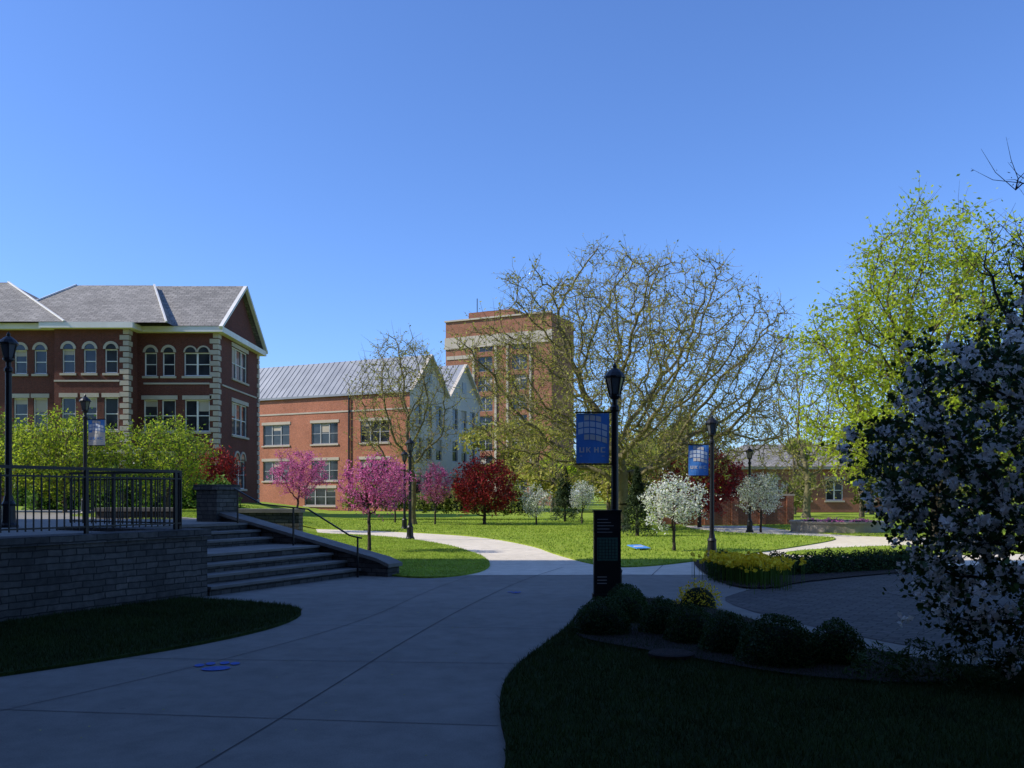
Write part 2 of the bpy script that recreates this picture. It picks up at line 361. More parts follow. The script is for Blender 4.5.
for k,(t0,z) in enumerate(lev):
    t1=lev[k+1][0]+.03 if k+1<len(lev) else 3.6
    STR.box('step_%d'%k,'stone_wall',W(2.05,(t0+t1)/2+0.0,z/2-.02),Vector((*D*2.02,0)),Vector((*NN*((t1-t0)/2),0)),(0,0,z/2-.02))
    STR.box('nosing_%d'%k,'stone',W(2.05,(t0+t1)/2-.02,z-.018),Vector((*D*2.024,0)),Vector((*NN*((t1-t0)/2+.02),0)),(0,0,.022))
STR.finish()
CH=Obj('stair_cheek_wall',W(4.3,1.5))
prof=[(-.7,0),(-.7,.2),(-.45,.3),(4.0,1.2),(4.0,0)]
for s0,s1 in ((4.1,4.5),):
    L=[W(s0,t,z) for t,z in prof]; R=[W(s1,t,z) for t,z in prof]
    CH.poly('wall','stone_wall',L[::-1]); CH.poly('wall','stone_wall',R)
    for i in range(len(prof)):
        j=(i+1)%len(prof); CH.poly('wall','stone_wall',[L[i],L[j],R[j],R[i]])
L=[W(4.05,t,z) for t,z in ((-.75,.2),(-.45,.31),(4.02,1.21))]; R=[W(4.55,t,z) for t,z in ((-.75,.2),(-.45,.31),(4.02,1.21))]
up=Vector((0,0,.07))
for i in range(2):
    a,b,c,d=L[i],R[i],R[i+1],L[i+1]
    CH.poly('coping','stone',[a+up,b+up,c+up,d+up]); CH.poly('coping','stone',[a,a+up,d+up,d]); CH.poly('coping','stone',[b,c,c+up,b+up])
CH.poly('coping','stone',[L[0],R[0],R[0]+up,L[0]+up])
CH.box('pillar','stone_wall',W(4.3,4.3,.9),Vector((*D*.32,0)),Vector((*NN*.32,0)),(0,0,.9))
CH.box('pillar_cap','stone_wall',W(4.3,4.3,1.86),Vector((*D*.37,0)),Vector((*NN*.37,0)),(0,0,.06))
CH.finish()
SW=Obj('stone_seat_wall',(-7,23,1))
SW.bx('wall','stone_wall',-8.2,-5.7,23,23.45,.1,1.2); SW.bx('coping','stone',-8.25,-5.65,22.95,23.5,1.2,1.3)
SW.bx('wall_b','stone_wall',-10.8,-8.8,22.3,22.75,.6,1.25); SW.bx('coping_b','stone',-10.85,-8.75,22.25,22.8,1.25,1.34); SW.finish()
RL=Obj('metal_railing',W(-5,.3,TZ))
def rail(p0,p1,h=.95,sp=.115):
    p0=Vector(p0);p1=Vector(p1); d=(p1-p0); L=d.length; d.normalize(); n=Vector((-d.y,d.x,0)); zb=TZ+.07
    for z,hh in ((h,.022),(h-.12,.012),(.1,.012)):
        RL.box('rail','black',(p0+p1)/2+Vector((0,0,zb+z)),d*L/2,n*.022,(0,0,hh))
    k=int(L/sp)
    for i in range(k+1):
        q=p0+d*(i*L/k); post=(i%14==0)
        RL.box('posts' if post else 'balusters','black',q+Vector((0,0,zb+(h if post else h-.02)/2)),d*(.025 if post else .008),n*(.025 if post else .008),(0,0,(h+.02 if post else h-.14)/2))
rail(W(-15,.3),W(-.3,.3)); rail(W(-.3,.33),W(-.3,3.1)); RL.finish()
HR=Obj('stair_handrail',W(2,1))
for s in (3.75,):
    pts=[(-.3,.8),(0,.85),(1.1,1.38),(2.4,1.48),(3.2,1.82)]
    for a,b in zip(pts[:-1],pts[1:]):
        pa=W(s,a[0],a[1]);pb=W(s,b[0],b[1]); d=(pb-pa)
        HR.box('handrail','black',(pa+pb)/2,d/2,Vector((*D*.014,0)),d.cross(Vector((*D,0))).normalized()*.014)
    for t,zb,zt in ((-.2,0,.81),(1.5,.6,1.4),(3.1,1.05,1.78)):
        HR.box('handrail_post','black',W(s,t,(zb+zt)/2),Vector((*D*.014,0)),Vector((*NN*.014,0)),(0,0,(zt-zb)/2))
HR.finish()

# ---------------------------------------------------------------- trees
def tubes(P0,P1,R0,R1,k=5):
    d=P1-P0; L=np.linalg.norm(d,axis=1,keepdims=True)+1e-9; d=d/L
    ref=np.where(np.abs(d[:,0:1])>.9,np.array([[0,1,0]]),np.array([[1,0,0]]))
    a=np.cross(d,ref); a/=np.linalg.norm(a,axis=1,keepdims=True); b=np.cross(d,a)
    n=len(P0); th=np.arange(k)*2*np.pi/k
    ring=a[:,None]*np.cos(th)[None,:,None]+b[:,None]*np.sin(th)[None,:,None]
    V=np.concatenate([P0[:,None]+ring*R0[:,None,None],P1[:,None]+ring*R1[:,None,None]],1).reshape(-1,3)
    base=(np.arange(n)*2*k)[:,None]; i=np.arange(k); j=(i+1)%k
    F=np.stack([base+i,base+j,base+k+j,base+k+i],-1).reshape(-1,4); return V,F
def rdir(n):
    v=rng.normal(size=(n,3)); return v/np.linalg.norm(v,axis=1,keepdims=True)
def leafquads(C,size,asp=.5,flat=0.):
    n=len(C); a=rdir(n); r=rdir(n)
    if flat: r=r+np.array([0,0,flat])
    b=np.cross(a,r); b/=np.linalg.norm(b,axis=1,keepdims=True)+1e-9
    s=size*(.6+.8*rng.random(n))[:,None]; a=a*s; b=b*s*asp
    V=np.stack([C-a,C-b,C+a,C+b],1).reshape(-1,3); F=np.arange(4*n).reshape(-1,4); return V,F
def colonize(base,trunk_top,att,step,infl,kill,maxit=140,wob=.05,up=.0):
    base=np.array(base,float);tt=np.array(trunk_top,float); n0=max(2,int(np.linalg.norm(tt-base)/step))
    nodes=[base+(tt-base)*i/n0+(rng.normal(0,wob,3)*[1,1,0]*step if 0<i else 0) for i in range(n0+1)]
    par=[-1]+list(range(n0)); nodes=np.array(nodes); par=list(par); kids=np.zeros(len(nodes),int)
    alive=np.ones(len(att),bool)
    d=np.linalg.norm(att[:,None]-nodes[None],axis=2); nd=d.min(1); ni=d.argmin(1)
    for it in range(maxit):
        m=alive&(nd<infl)
        if not m.any():
            if alive.any() and infl<50: infl*=1.4; continue
            break
        idx=ni[m]; v=att[m]-nodes[idx]; v/=np.linalg.norm(v,axis=1,keepdims=True)+1e-9
        acc=np.zeros((len(nodes),3)); np.add.at(acc,idx,v); act=np.unique(idx)
        act=act[kids[act]<4]
        if len(act)==0: break
        g=acc[act]; g/=np.linalg.norm(g,axis=1,keepdims=True); g+=rng.normal(0,.22,g.shape); g[:,2]+=up; g/=np.linalg.norm(g,axis=1,keepdims=True)
        new=nodes[act]+g*step; kids[act]+=1
        o=len(nodes); nodes=np.concatenate([nodes,new]); par+=act.tolist(); kids=np.concatenate([kids,np.zeros(len(new),int)])
        ai=np.where(alive)[0]; dd=np.linalg.norm(att[ai][:,None]-new[None],axis=2); mn=dd.min(1); mi=dd.argmin(1)
        b=mn<nd[ai]; nd[ai[b]]=mn[b]; ni[ai[b]]=mi[b]+o
        alive&=~(nd<kill)
    return nodes,np.array(par)
def attractors(c,r,n,bias=.5,zmin=-1e9,clump=0):
    c=np.array(c,float);r=np.array(r,float); v=rdir(n*2)*(rng.random(n*2)**(1/3*bias+.0001))[:,None]
    lob=1+.15*np.sin(v[:,0]*5+c[0])*np.cos(v[:,1]*6+c[1])+.10*np.sin(v[:,2]*9+v[:,0]*7)
    P=c+v*r*lob[:,None]; P=P[P[:,2]>zmin]; return P[:n]
def tree(name,base,c,r,trunk_top=None,R=.2,n=700,step=.35,infl=3.,kill=.6,tip=.008,twigs=3,tl=.45,leaves=3,ls=.05,leafm='green',bark='bark',bias=1.,leafspread=.12,asp=.5,zmin=-1e9,up=0.,tup=.15,att=None,clump=0.):
    bz=H(base[0],base[1]); base=(base[0],base[1],bz-.05)
    if trunk_top is None: trunk_top=(base[0]+(c[0]-base[0])*.4,base[1]+(c[1]-base[1])*.4,max(c[2]-r[2]*.9,bz+.4))
    if att is None: att=attractors(c,r,n,bias,zmin)
    nodes,par=colonize(base,trunk_top,att,step,infl,kill,up=up)
    cnt=np.zeros(len(nodes)); has=np.zeros(len(nodes),bool); has[par[par>=0]]=True; cnt[~has]=1
    for i in range(len(nodes)-1,0,-1): cnt[par[i]]+=cnt[i]
    e=max(math.log(max(cnt[0],2))/math.log(R/tip),1.2); rad=tip*cnt**(1/e)
    i=np.arange(1,len(nodes)); p=par[1:]
    r0=np.minimum(rad[p],rad[i]*1.25); r1=rad[i]
    r0=r0*(1+.5*np.exp(-(nodes[p][:,2]-bz)/.3)*(cnt[p]>cnt[0]*.9))
    V,F=tubes(nodes[p],nodes[i],r0,r1,6)
    e_=empty(name,base); Vs=[V];Fs=[F]; off=len(V)
    thin=np.where(rad<max(tip*3.2,R*.16))[0]; thin=thin[thin>0]
    q=np.repeat(thin,twigs); bd=nodes[q]-nodes[par[q]]; bd/=np.linalg.norm(bd,axis=1,keepdims=True)+1e-9
    g=bd*.6+rdir(len(q))*.85+np.array([0,0,tup]); g/=np.linalg.norm(g,axis=1,keepdims=True)
    L=(tl*(.4+rng.random(len(q))))[:,None]; mid=nodes[q]+g*L*.5; g2=g+rdir(len(q))*.35; tp_=mid+g2*L*.5
    for P0,P1,a_,b_ in ((nodes[q],mid,.7,.5),(mid,tp_,.5,.2)):
        V,F=tubes(P0,P1,np.full(len(q),tip*a_),np.full(len(q),tip*b_),3); Vs.append(V);Fs.append(F+off);off+=len(V)
    np_mesh('trunk_and_limbs',np.concatenate(Vs),np.concatenate(Fs),M[bark],e_,True,loc=base)
    if leaves:
        mats=leafm if isinstance(leafm,(list,tuple)) else [(leafm,leaves,ls)]
        for mi_,(mt,nl,sz) in enumerate(mats):
            k=np.repeat(np.arange(len(q)),nl)
            if clump and mi_==0:
                # blossoms gather in tight round clusters on some spurs only
                sel=np.where(rng.random(len(q))<clump)[0]; k=np.repeat(sel,nl); t0=rng.random(len(sel)); t=np.repeat(t0,nl)[:,None]
                C=nodes[q][k]+(tp_-nodes[q])[k]*t+rng.normal(0,leafspread,(len(k),3))
            else:
                t=rng.random(len(k))[:,None]; C=np.where(t<.5,nodes[q][k]+(mid-nodes[q])[k]*t*2,mid[k]+(tp_-mid)[k]*(t-.5)*2)+rng.normal(0,leafspread,(len(k),3))
            V,F=leafquads(C,sz,asp); np_mesh('foliage_'+mt,V,F,M[mt],e_,loc=base)
    print(name,len(nodes),len(q))
    return e_
def bushobj(name,items,matn,dens=900,ls=.03,loc=None,asp=.6,core=True,amp=1.,shell=(.8,.24)):
    it0=items[0]; e=empty(name,(it0[0],it0[1],it0[2])); loc=(it0[0],it0[1],it0[2]); Vs=[];CV=[];CF=[]
    for (x,y,z0,rx,ry,h) in items:
        n=int(dens*(rx*ry+rx*h)*6); v=rdir(n); v[:,2]=np.abs(v[:,2])*1.0-.15*(rng.random(n)<.3)
        lump=1+amp*(.09*np.sin(v[:,0]*7+x*3)*np.cos(v[:,1]*6+y)+.07*np.sin(v[:,2]*9+v[:,0]*5))
        rr=(shell[0]+shell[1]*rng.random(n))*lump
        Vs.append(np.array([x,y,z0])+v*rr[:,None]*np.array([rx,ry,h]))
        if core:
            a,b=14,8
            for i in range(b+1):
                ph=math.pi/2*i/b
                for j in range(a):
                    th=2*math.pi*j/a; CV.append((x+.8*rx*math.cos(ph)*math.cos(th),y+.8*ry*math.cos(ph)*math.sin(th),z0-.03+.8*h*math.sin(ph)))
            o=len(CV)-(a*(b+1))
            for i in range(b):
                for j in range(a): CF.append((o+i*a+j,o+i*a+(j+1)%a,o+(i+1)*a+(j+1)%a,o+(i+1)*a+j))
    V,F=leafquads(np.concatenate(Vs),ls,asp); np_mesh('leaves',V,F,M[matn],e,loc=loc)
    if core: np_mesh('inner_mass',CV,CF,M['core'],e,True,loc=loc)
    return e

tree('oak_tree',(5.0,40),(5.4,40,7.1),(7.6,6.2,5.5),trunk_top=(5.0,40,3.0),R=.42,n=3000,step=.42,infl=4,kill=.58,tip=.016,twigs=4,tl=.8,leafm=[('oakleaf',3,.06)],zmin=2.3,bias=.85,bark='bark_oak',up=.03,leafspread=.06)
tree('ash_tree',(-5.4,47),(-6.0,47,6.6),(3.0,2.8,3.7),trunk_top=(-5.4,47,2.6),R=.18,n=800,step=.4,infl=3,kill=.55,tip=.015,twigs=4,tl=.8,leafm=[('oakleaf',3,.055)],zmin=2.6,up=.15,bark='bark_oak',leafspread=.06)
att=np.concatenate([attractors((15.4,31,7.6),(3.5,3.4,4.3),900,.8),attractors((12.4,30.5,6.6),(1.9,2,2.3),260,.8),attractors((18.6,31,6.2),(3,3,3.6),420,.8),attractors((14.6,30.5,3.9),(4.2,3.4,2.0),420,.8)])
tree('maple_tree',(15.4,31),(0,0,0),(1,1,1),trunk_top=(15.4,31,2.6),R=.26,step=.36,infl=3.5,kill=.55,tip=.013,twigs=4,tl=.9,leafm=[('lime',9,.075)],leafspread=.16,up=.2,att=att)
tree('elm_tree',(20.5,60),(20.8,60,6.4),(4.4,4,5.5),R=.25,n=900,step=.5,infl=4,kill=.8,tip=.02,twigs=4,tl=1.2,leafm=[('oakleaf',2,.08)],zmin=1.5,up=.15,bark='bark_oak')
tree('elm_tree',(11.5,62),(12,62,5),(4.5,4,4.2),R=.2,n=700,step=.5,infl=4,kill=.8,tip=.02,twigs=4,tl=1.1,leafm=[('oakleaf',3,.09)],zmin=1.5,bark='bark_oak')
tree('elm_tree',(28,55),(27.5,55,6.0),(5,4,5),R=.25,n=900,step=.5,infl=4,kill=.8,tip=.02,twigs=4,tl=1.2,leafm=[('lime',4,.11)],zmin=1.5,bark='bark_oak')
for bx_,c,r in (((-4.15,25),(-4.0,25,1.95),(1.0,.9,.85)),((-9.6,38.5),(-9.5,38.5,2.6),(1.35,1.2,1.1)),((-4.2,47),(-4.2,47,2.2),(.95,.9,1.1)),((-6.8,50),(-6.8,50,2.3),(1.0,.9,1.1))):
    tree('redbud_tree',bx_,c,r,trunk_top=(bx_[0],bx_[1],H(*bx_)+.75),R=.05,n=300,step=.13,infl=1.2,kill=.19,tip=.007,twigs=3,tl=.3,leafm=[('pink',8,.034)],bark='bark_dark',leafspread=.035,up=.1)
for bx_,c,r in (((-1.5,47),(-1.5,47,2.1),(1.9,1.7,1.5)),((9.6,44),(9.6,44,2.4),(2.4,2.0,1.6)),((-15.8,45),(-15.8,45,2.6),(1.5,1.3,1.5))):
    tree('japanese_maple',bx_,c,r,R=.09,n=380,step=.22,infl=2,kill=.32,tip=.01,twigs=4,tl=.4,leafm=[('redleaf',7,.07)],bark='bark_dark',leafspread=.1)
for bx_,c,r in (((4.75,25.2),(4.75,25.2,1.45),(.95,.9,.72)),((11,38),(11,38,1.75),(1.05,1,.85)),((1.3,46),(1.3,46,1.3),(.8,.8,.75)),((3.9,48),(3.9,48,1.6),(.7,.7,.8))):
    tree('flowering_crabapple',bx_,c,r,trunk_top=(bx_[0],bx_[1],.6),R=.045,n=300,step=.13,infl=1.2,kill=.19,tip=.007,twigs=3,tl=.25,leafm=[('blossom',7,.038),('lime',1,.03)],bark='bark_dark',leafspread=.05)
def spruce(x,y,h,r):
    z0=H(x,y); e=empty('spruce_tree',(x,y,z0)); n=int(5500*r*h/2.5)
    t=rng.random(n)**.7; th=rng.random(n)*2*np.pi; lay=.75+.25*np.sin(t*38+np.sin(th*5)*1.5)
    rr=r*(1-t)*lay*(.4+.6*rng.random(n)**.4)+.03; C=np.stack([x+rr*np.cos(th),y+rr*np.sin(th),z0+.15+t*h-.12*rr/r],1)
    V,F=leafquads(C,.08,.25,1.); np_mesh('needles',V,F,M['spruce'],e,loc=(x,y,z0))
    V,F=tubes(np.array([[x,y,z0]]),np.array([[x,y,z0+h]]),np.array([.08]),np.array([.01]),8); np_mesh('trunk',V,F,M['bark_dark'],e,loc=(x,y,z0))
spruce(4.95,34,2.6,.85); spruce(3.2,52,3.2,1.2)
att=np.concatenate([attractors((5.2,8.3,2.0),(1.85,1.5,1.38),980,.8),attractors((4.4,7.5,.95),(.95,.7,.7),290,.9),attractors((5.4,7.4,1.0),(1.1,.8,.85),330,.9)])
tree('flowering_crabapple',(5.9,8.4),(0,0,0),(1,1,1),trunk_top=(5.8,8.4,.6),R=.09,step=.12,infl=1.2,kill=.17,tip=.0045,twigs=3,tl=.28,leafm=[('crab',20,.024),('box',6,.026)],bark='bark_dark',leafspread=.026,asp=.9,att=att,clump=.30)
tree('bare_tree',(7.4,10.5),(6.75,10.4,3.9),(1.1,1.0,1.9),trunk_top=(7.0,10.5,1.8),R=.07,n=200,step=.18,infl=1.6,kill=.3,tip=.008,twigs=2,tl=.5,leafm=[('box',2,.02)],bark='bark_dark',up=.5,tup=.6,leafspread=.03)

def treeline(name,specs,mat,ls,dens):
    e=empty(name,(0,100,0)); L=[];T0=[];T1=[];R0=[];R1=[]
    for (x,y,h,r) in specs:
        z0=H(x,y)
        k=random.randint(12,18)
        T0.append((x,y,z0));T1.append((x,y,z0+h*.7));R0.append(.22);R1.append(.06)
        for i in range(k):
            v=rdir(1)[0]; cz=z0+h*.58+v[2]*h*.36; cx=x+v[0]*r*.8; cy=y+v[1]*r*.8; cr=r*random.uniform(.2,.42)
            T0.append((x,y,z0+h*random.uniform(.2,.5)));T1.append((cx,cy,cz));R0.append(.08);R1.append(.02)
            for _ in range(3):
                dd=rdir(1)[0]*cr; T0.append((cx,cy,cz));T1.append((cx+dd[0],cy+dd[1],cz+abs(dd[2])));R0.append(.03);R1.append(.01)
            n=int(dens*cr*cr*10); L.append(np.array([cx,cy,cz])+rdir(n)*(cr*(rng.random(n)**.5))[:,None]*np.array([1.1,1.1,.8]))
    V,F=leafquads(np.concatenate(L),ls,.6); np_mesh('foliage',V,F,M[mat],e,loc=(0,100,0))
    V,F=tubes(np.array(T0,float),np.array(T1,float),np.array(R0),np.array(R1),5); np_mesh('trunks',V,F,M['bark'],e,loc=(0,100,0))
sp=[(random.uniform(-2,60),random.uniform(76,120),random.uniform(6,10.5),random.uniform(3,4.5)) for _ in range(40)]
sp=[s for s in sp if not (17<s[0]<38 and s[1]<94)]
treeline('distant_tree_line',[s for i,s in enumerate(sp) if i%3==0],'midgreen',.2,20)
treeline('distant_tree_line',[s for i,s in enumerate(sp) if i%3==1],'oakleaf',.18,8)
treeline('distant_tree_line',[s for i,s in enumerate(sp) if i%3==2],'lime',.18,10)
treeline('distant_tree_line',[(21+2.3*i+random.uniform(-.6,.6),random.uniform(60,74),random.uniform(3.5,6.5),random.uniform(1.6,2.6)) for i in range(9)],'midgreen',.13,26)
treeline('distant_tree_line',[(random.uniform(-90,120),random.uniform(150,200),random.uniform(6,10),random.uniform(5,7)) for _ in range(40)],'midgreen',.4,9)
for cx,cy,rx,lm in ((-15.6,30,2.3,[('lime',5,.052),('green',2,.05)]),(-19.2,31,2.2,[('lime',4,.052),('green',3,.05)]),(-12.6,31.5,1.5,[('lime',4,.05),('green',2,.05)])):
    tree('green_shrub_tree',(cx,cy),(cx,cy,3.0),(rx,1.6,1.45),R=.06,n=560,step=.2,infl=1.5,kill=.28,tip=.008,twigs=4,tl=.4,leafm=lm,leafspread=.09)
bushobj('hedge',[(-19.5+i*.9,36+.2*math.sin(i),1.03,.8,.8,1.5+.4*math.sin(i*2.3)) for i in range(9)],'green',130,.07)
bushobj('hedge',[(-28+i*1.2,50,1.03,1.1,1.,2.0+.5*math.sin(i*1.7)) for i in range(10)],'green',90,.09)
bushobj('hedge',[(-10.+i*1.3,56,.9-.05*i,1.0,1.,1.3+.4*math.sin(i*1.7)) for i in range(9)],'midgreen',90,.08)
polymesh('mulch_bed',smooth_closed([(.7,10.2),(.95,12.3),(1.7,13.7),(2.4,13.5),(3.0,12.1),(3.5,9.6),(4.3,8.3),(3.9,7.4),(2.6,7.7),(1.7,8.8),(.9,9.6)],2),M['mulch'],lambda x,y:.06)
for (x,y,r,h) in ((1.08,10.3,.35,.42),(1.5,11.2,.31,.42),(1.80,10.3,.29,.42),(2.02,9.7,.31,.42),(2.28,9.1,.30,.42),(2.62,8.5,.42,.47),(1.6,12.1,.32,.4),(3.2,8.5,.29,.42)):
    bushobj('boxwood_shrub',[(x,y,.05,r,r,h)],'box',4000,.010,amp=.45,asp=.75,shell=(.86,.14))
bushobj('forsythia_shrub',[(2.75,12.7,.05,.34,.26,.38)],'yellow',520,.018)
bushobj('groundcover',[(3.3+.35*i,7.7-.12*i+.1*(i%2),.05,.3,.3,.3+.05*(i%3)) for i in range(8)],'box',500,.03,asp=.25,core=False)
ut=Obj('utility_cover',(1.62,8.75,.05)); ut.rev('lid','mulch',(1.62,8.75,0),[(.23,.05),(.23,.085),(.2,.095),(0,.095)],24); ut.finish()
polymesh('flower_bed',smooth_closed([(3.9,15.6),(4.6,15.2),(5.6,16.6),(9.8,19.4),(10,21.2),(7,21.3),(5.9,23.5),(5.0,23.4),(4.2,20)],2),M['mulch'],lambda x,y:.03)
bushobj('hedge',[(5.2+.42*i,17.9+.2*i,.02,.42,.42,.42+.03*math.sin(i*2)) for i in range(11)],'box',900,.022)
bushobj('hedge',[(4.3+.16*i,17.+.75*i,.02,.4,.45,.32) for i in range(6)],'box',600,.022)
e=empty('yellow_flowers',(4.5,17,0)); n=620
fx=4.55+rng.normal(0,.32,n)+0; fy=16.7+rng.normal(0,.75,n); fz=.36+.12*rng.random(n); C=np.stack([fx,fy,fz],1)
V,F=leafquads(np.repeat(C,4,0)+rng.normal(0,.014,(4*n,3)),.04,.7); np_mesh('petals',V,F,M['yellow'],e,loc=(4.5,17,0))
V,F=tubes(C*[1,1,0],C,np.full(n,.005),np.full(n,.004),3); np_mesh('stems',V,F,M['green'],e,loc=(4.5,17,0))
PL=Obj('stone_planter',(14.6,38.6,0)); PL.rev('wall','stone_light',(14.6,38.6,0),[(2.0,0),(2.0,.42)],32); PL.rev('coping','stone_light',(14.6,38.6,0),[(2.06,.42),(2.06,.5),(1.8,.5),(1.8,.42),(0,.42)],32); PL.finish()
bushobj('planter_flowers',[(14.6+1.1*math.cos(a),38.6+1.1*math.sin(a),.42,.5,.5,.2) for a in np.linspace(0,5.4,5)],'pink',60,.035)
n=260; lx=rng.uniform(-3.5,4.5,n); ly=rng.uniform(5.5,14,n); C=np.stack([lx,ly,np.full(n,.012)],1)
a=rng.random(n)*6.28; s_=.008+.008*rng.random(n); d1=np.stack([np.cos(a),np.sin(a),0*a],1)*s_[:,None]; d2=np.stack([-np.sin(a),np.cos(a),.3+0*a],1)*s_[:,None]*.6
k=(lx<-.3+.0*ly); V=np.stack([C-d1,C-d2*[1,1,0],C+d1,C+d2],1)[k].reshape(-1,3); np_mesh('fallen_petals',V,np.arange(len(V)).reshape(-1,4),M['oakleaf'])

# ---------------------------------------------------------------- street furniture
def lamp(x,y,banner=0,side=-1,h=3.8,kind='blue',rot=0):
    z=H(x,y); z=z+.012 if z<.5 else z+.02
    o=Obj('street_lamp',(x,y,z)); c=(x,y,z); k=h/3.86
    o.rev('base','black',c,[(.17,0),(.17,.06),(.14,.1),(.125,.16),(.115,.42),(.125,.46),(.09,.52),(.075,.62)],16)
    o.rev('pole','black',c,[(.062,.6),(.056,3.05*k),(.075,3.08*k),(.075,3.13*k),(.045,3.17*k),(.045,3.25*k),(.1,3.3*k),(.1,3.33*k),(0,3.33*k)],14)
    o.rev('lantern_glass','lampglass',c,[(.085,3.34*k),(.145,3.6*k)],6)
    for i in range(6):
        t=2*math.pi*i/6; a=Vector((math.cos(t),math.sin(t),0)); p0=Vector(c)+a*.088+Vector((0,0,3.33*k)); p1=Vector(c)+a*.15+Vector((0,0,3.61*k))
        tt=Vector((-a.y,a.x,0)); o.box('lantern_bars','black',(p0+p1)/2,(p1-p0)/2,tt*.009,a*.009)
    o.rev('lantern_roof','black',c,[(0,3.6*k),(.175,3.605*k),(.175,3.63*k),(.13,3.69*k),(.07,3.745*k),(.03,3.77*k),(.035,3.8*k),(.012,3.84*k),(0,3.87*k)],12)
    if banner:
        w,hh,zt=.53,.8,3.06*k*(.99); x0=x+side*.09; x1=x+side*(.09+w)
        xa,xb=min(x0,x1),max(x0,x1)
        for zz in (zt+.015,zt-hh-.015): o.box('banner_arm','black',((x+x1)/2,y,z+zz),((abs(x1-x))/2+.02,0,0),(0,.012,0),(0,0,.012))
        ns=8
        f=lambda u,v:(xa+(xb-xa)*u, y+.018*math.sin(u*5+v*3), z+zt-hh*v)
        for i in range(ns):
            for j in range(ns):
                q=[f(i/ns,j/ns),f(i/ns,(j+1)/ns),f((i+1)/ns,(j+1)/ns),f((i+1)/ns,j/ns)]
                o.poly('banner','blue' if (kind=='blue' and j<8) or (kind=='white' and j<4) else 'white',q)
        g=lambda u,v,d:Vector((xa+(xb-xa)*u,y+.018*math.sin(u*5+v*3)+d,z+zt-hh*v))
        for d in (-.006,.006):
            for i in range(5):
                for j in range(4):
                    bow=lambda u:.07*math.sin(u*3.1+.4)
                    u0=.06+.18*i; u1=u0+.15; v0=.10+.13*j; v1=v0+.105
                    mt='lightblue' if (i*3+j*5)%3 else 'white'
                    if (i,j) in ((0,3),(4,0),(0,0)): continue
                    o.poly('banner_print',mt,[g(u0,v0-bow(u0),d),g(u0,v1-bow(u0),d),g(u1,v1-bow(u1),d),g(u1,v0-bow(u1),d)])
            mt='white' if kind=='blue' else 'blue'
            def st_(a,b2,c0,c1,dd=0): o.poly('banner_text',mt,[g(a,c0,d),g(a+dd,c1,d),g(b2+dd,c1,d),g(b2,c0,d)])
            st_(.10,.14,.68,.78);st_(.20,.24,.68,.78);st_(.10,.24,.765,.785)
            st_(.30,.34,.68,.785);st_(.34,.38,.73,.68,.06);st_(.34,.38,.73,.785,.06)
            st_(.54,.58,.68,.785);st_(.64,.68,.68,.785);st_(.58,.64,.722,.742)
            st_(.74,.78,.68,.785);st_(.78,.88,.68,.70);st_(.78,.88,.765,.785)
            st_(.12,.86,.85,.862)
    o.finish(smooth=('pole','base','lantern_roof'))
lamp(1.65,13.8,1); lamp(5.3,22.8,1); lamp(-3.77,31.8); lamp(-5.1,40.8); lamp(10.5,38)
lamp(-9.6,16.4,h=3.75); lamp(-13.4,27,1,1,kind='white'); lamp(-18.6,43.5,1,-1,kind='white')
K=Obj('information_sign',(1.46,13.45,.06)); kx0,kx1,ky=1.28,1.7,13.42
K.bx('base_plinth','black',kx0-.02,kx1+.02,ky-.02,ky+.16,.05,.14)
K.bx('pylon','black',kx0,kx1,ky,ky+.14,.14,1.42)
K.bx('cap','black',kx0-.012,kx1+.012,ky-.012,ky+.152,1.42,1.45)
yf=ky-.004
def face(part,mt,a,b,c,d): K.poly(part,mt,[(kx0+a,yf,c),(kx0+b,yf,c),(kx0+b,yf,d),(kx0+a,yf,d)])
face('map_panel','mapgreen',.05,.37,.66,1.02)
yf=ky-.007
for i in range(6): face('map_roads','black',.07+.05*i,.078+.05*i,.68,1.0)
for i in range(7): face('map_roads_b','black',.06,.36,.69+.048*i,.696+.048*i)
for i in range(5): face('text_lines','grey',.05,.05+.28*(.6+.4*((i*7)%5)/5),1.30-.05*i,1.309-.05*i)
for i in range(3): face('logo','grey',.05,.2,.40-.05*i,.412-.05*i)
K.finish()
def paw(x,y,s,rot):
    o=Obj('painted_paw_mark',(x,y,.01)); ca,sa=math.cos(rot),math.sin(rot)
    def ell(cx,cy,rx,ry):
        o.poly('paint','bluepaint',[(x+ca*(cx+rx*math.cos(t))-sa*(cy+ry*math.sin(t)),y+sa*(cx+rx*math.cos(t))+ca*(cy+ry*math.sin(t)),.009) for t in np.linspace(0,2*math.pi,16,endpoint=False)])
    ell(0,-.05*s*2,.13*s,.10*s)
    for k,a in enumerate((-.95,-.35,.3,.9)): ell(.2*s*math.sin(a),.16*s*math.cos(a)-.0,.045*s,.07*s)
    o.finish()
paw(-2.9,8.45,1.05,.25); paw(.05,14.8,.6,.2)
LS=Obj('blue_lawn_banner',(3.8,25.8,.1)); LS.box('board','blue',(3.8,25.8,.12),(.22,.1,0),(-.1,.35,.03),(0,0,.01)); LS.box('stripe','white',(3.8,25.8,.133),(.15,.07,0),(-.02,.07,.006),(0,0,.002)); LS.finish()
BW=Obj('brick_wall',(12,47,0)); BW.bx('wall','brick_red',8.0,15.4,47,47.3,0,1.6); BW.bx('coping','cream',7.95,15.45,46.95,47.35,1.6,1.7)
for i in range(5): BW.bx('pier','brick_red',9.0+i*1.5,9.35+i*1.5,46.9,46.995,0,1.59)
BW.finish()
DL=Obj('brick_lodge',(28,82,0))
DL.wall('brick_red',(19,80,0),(1,0,0),(0,-1,0),18,4.2,[(a,a+1.6,1.1,3.0,2) for a in (1.2,4.2,7.2,10.2,13.2,15.8)],style='lintel')
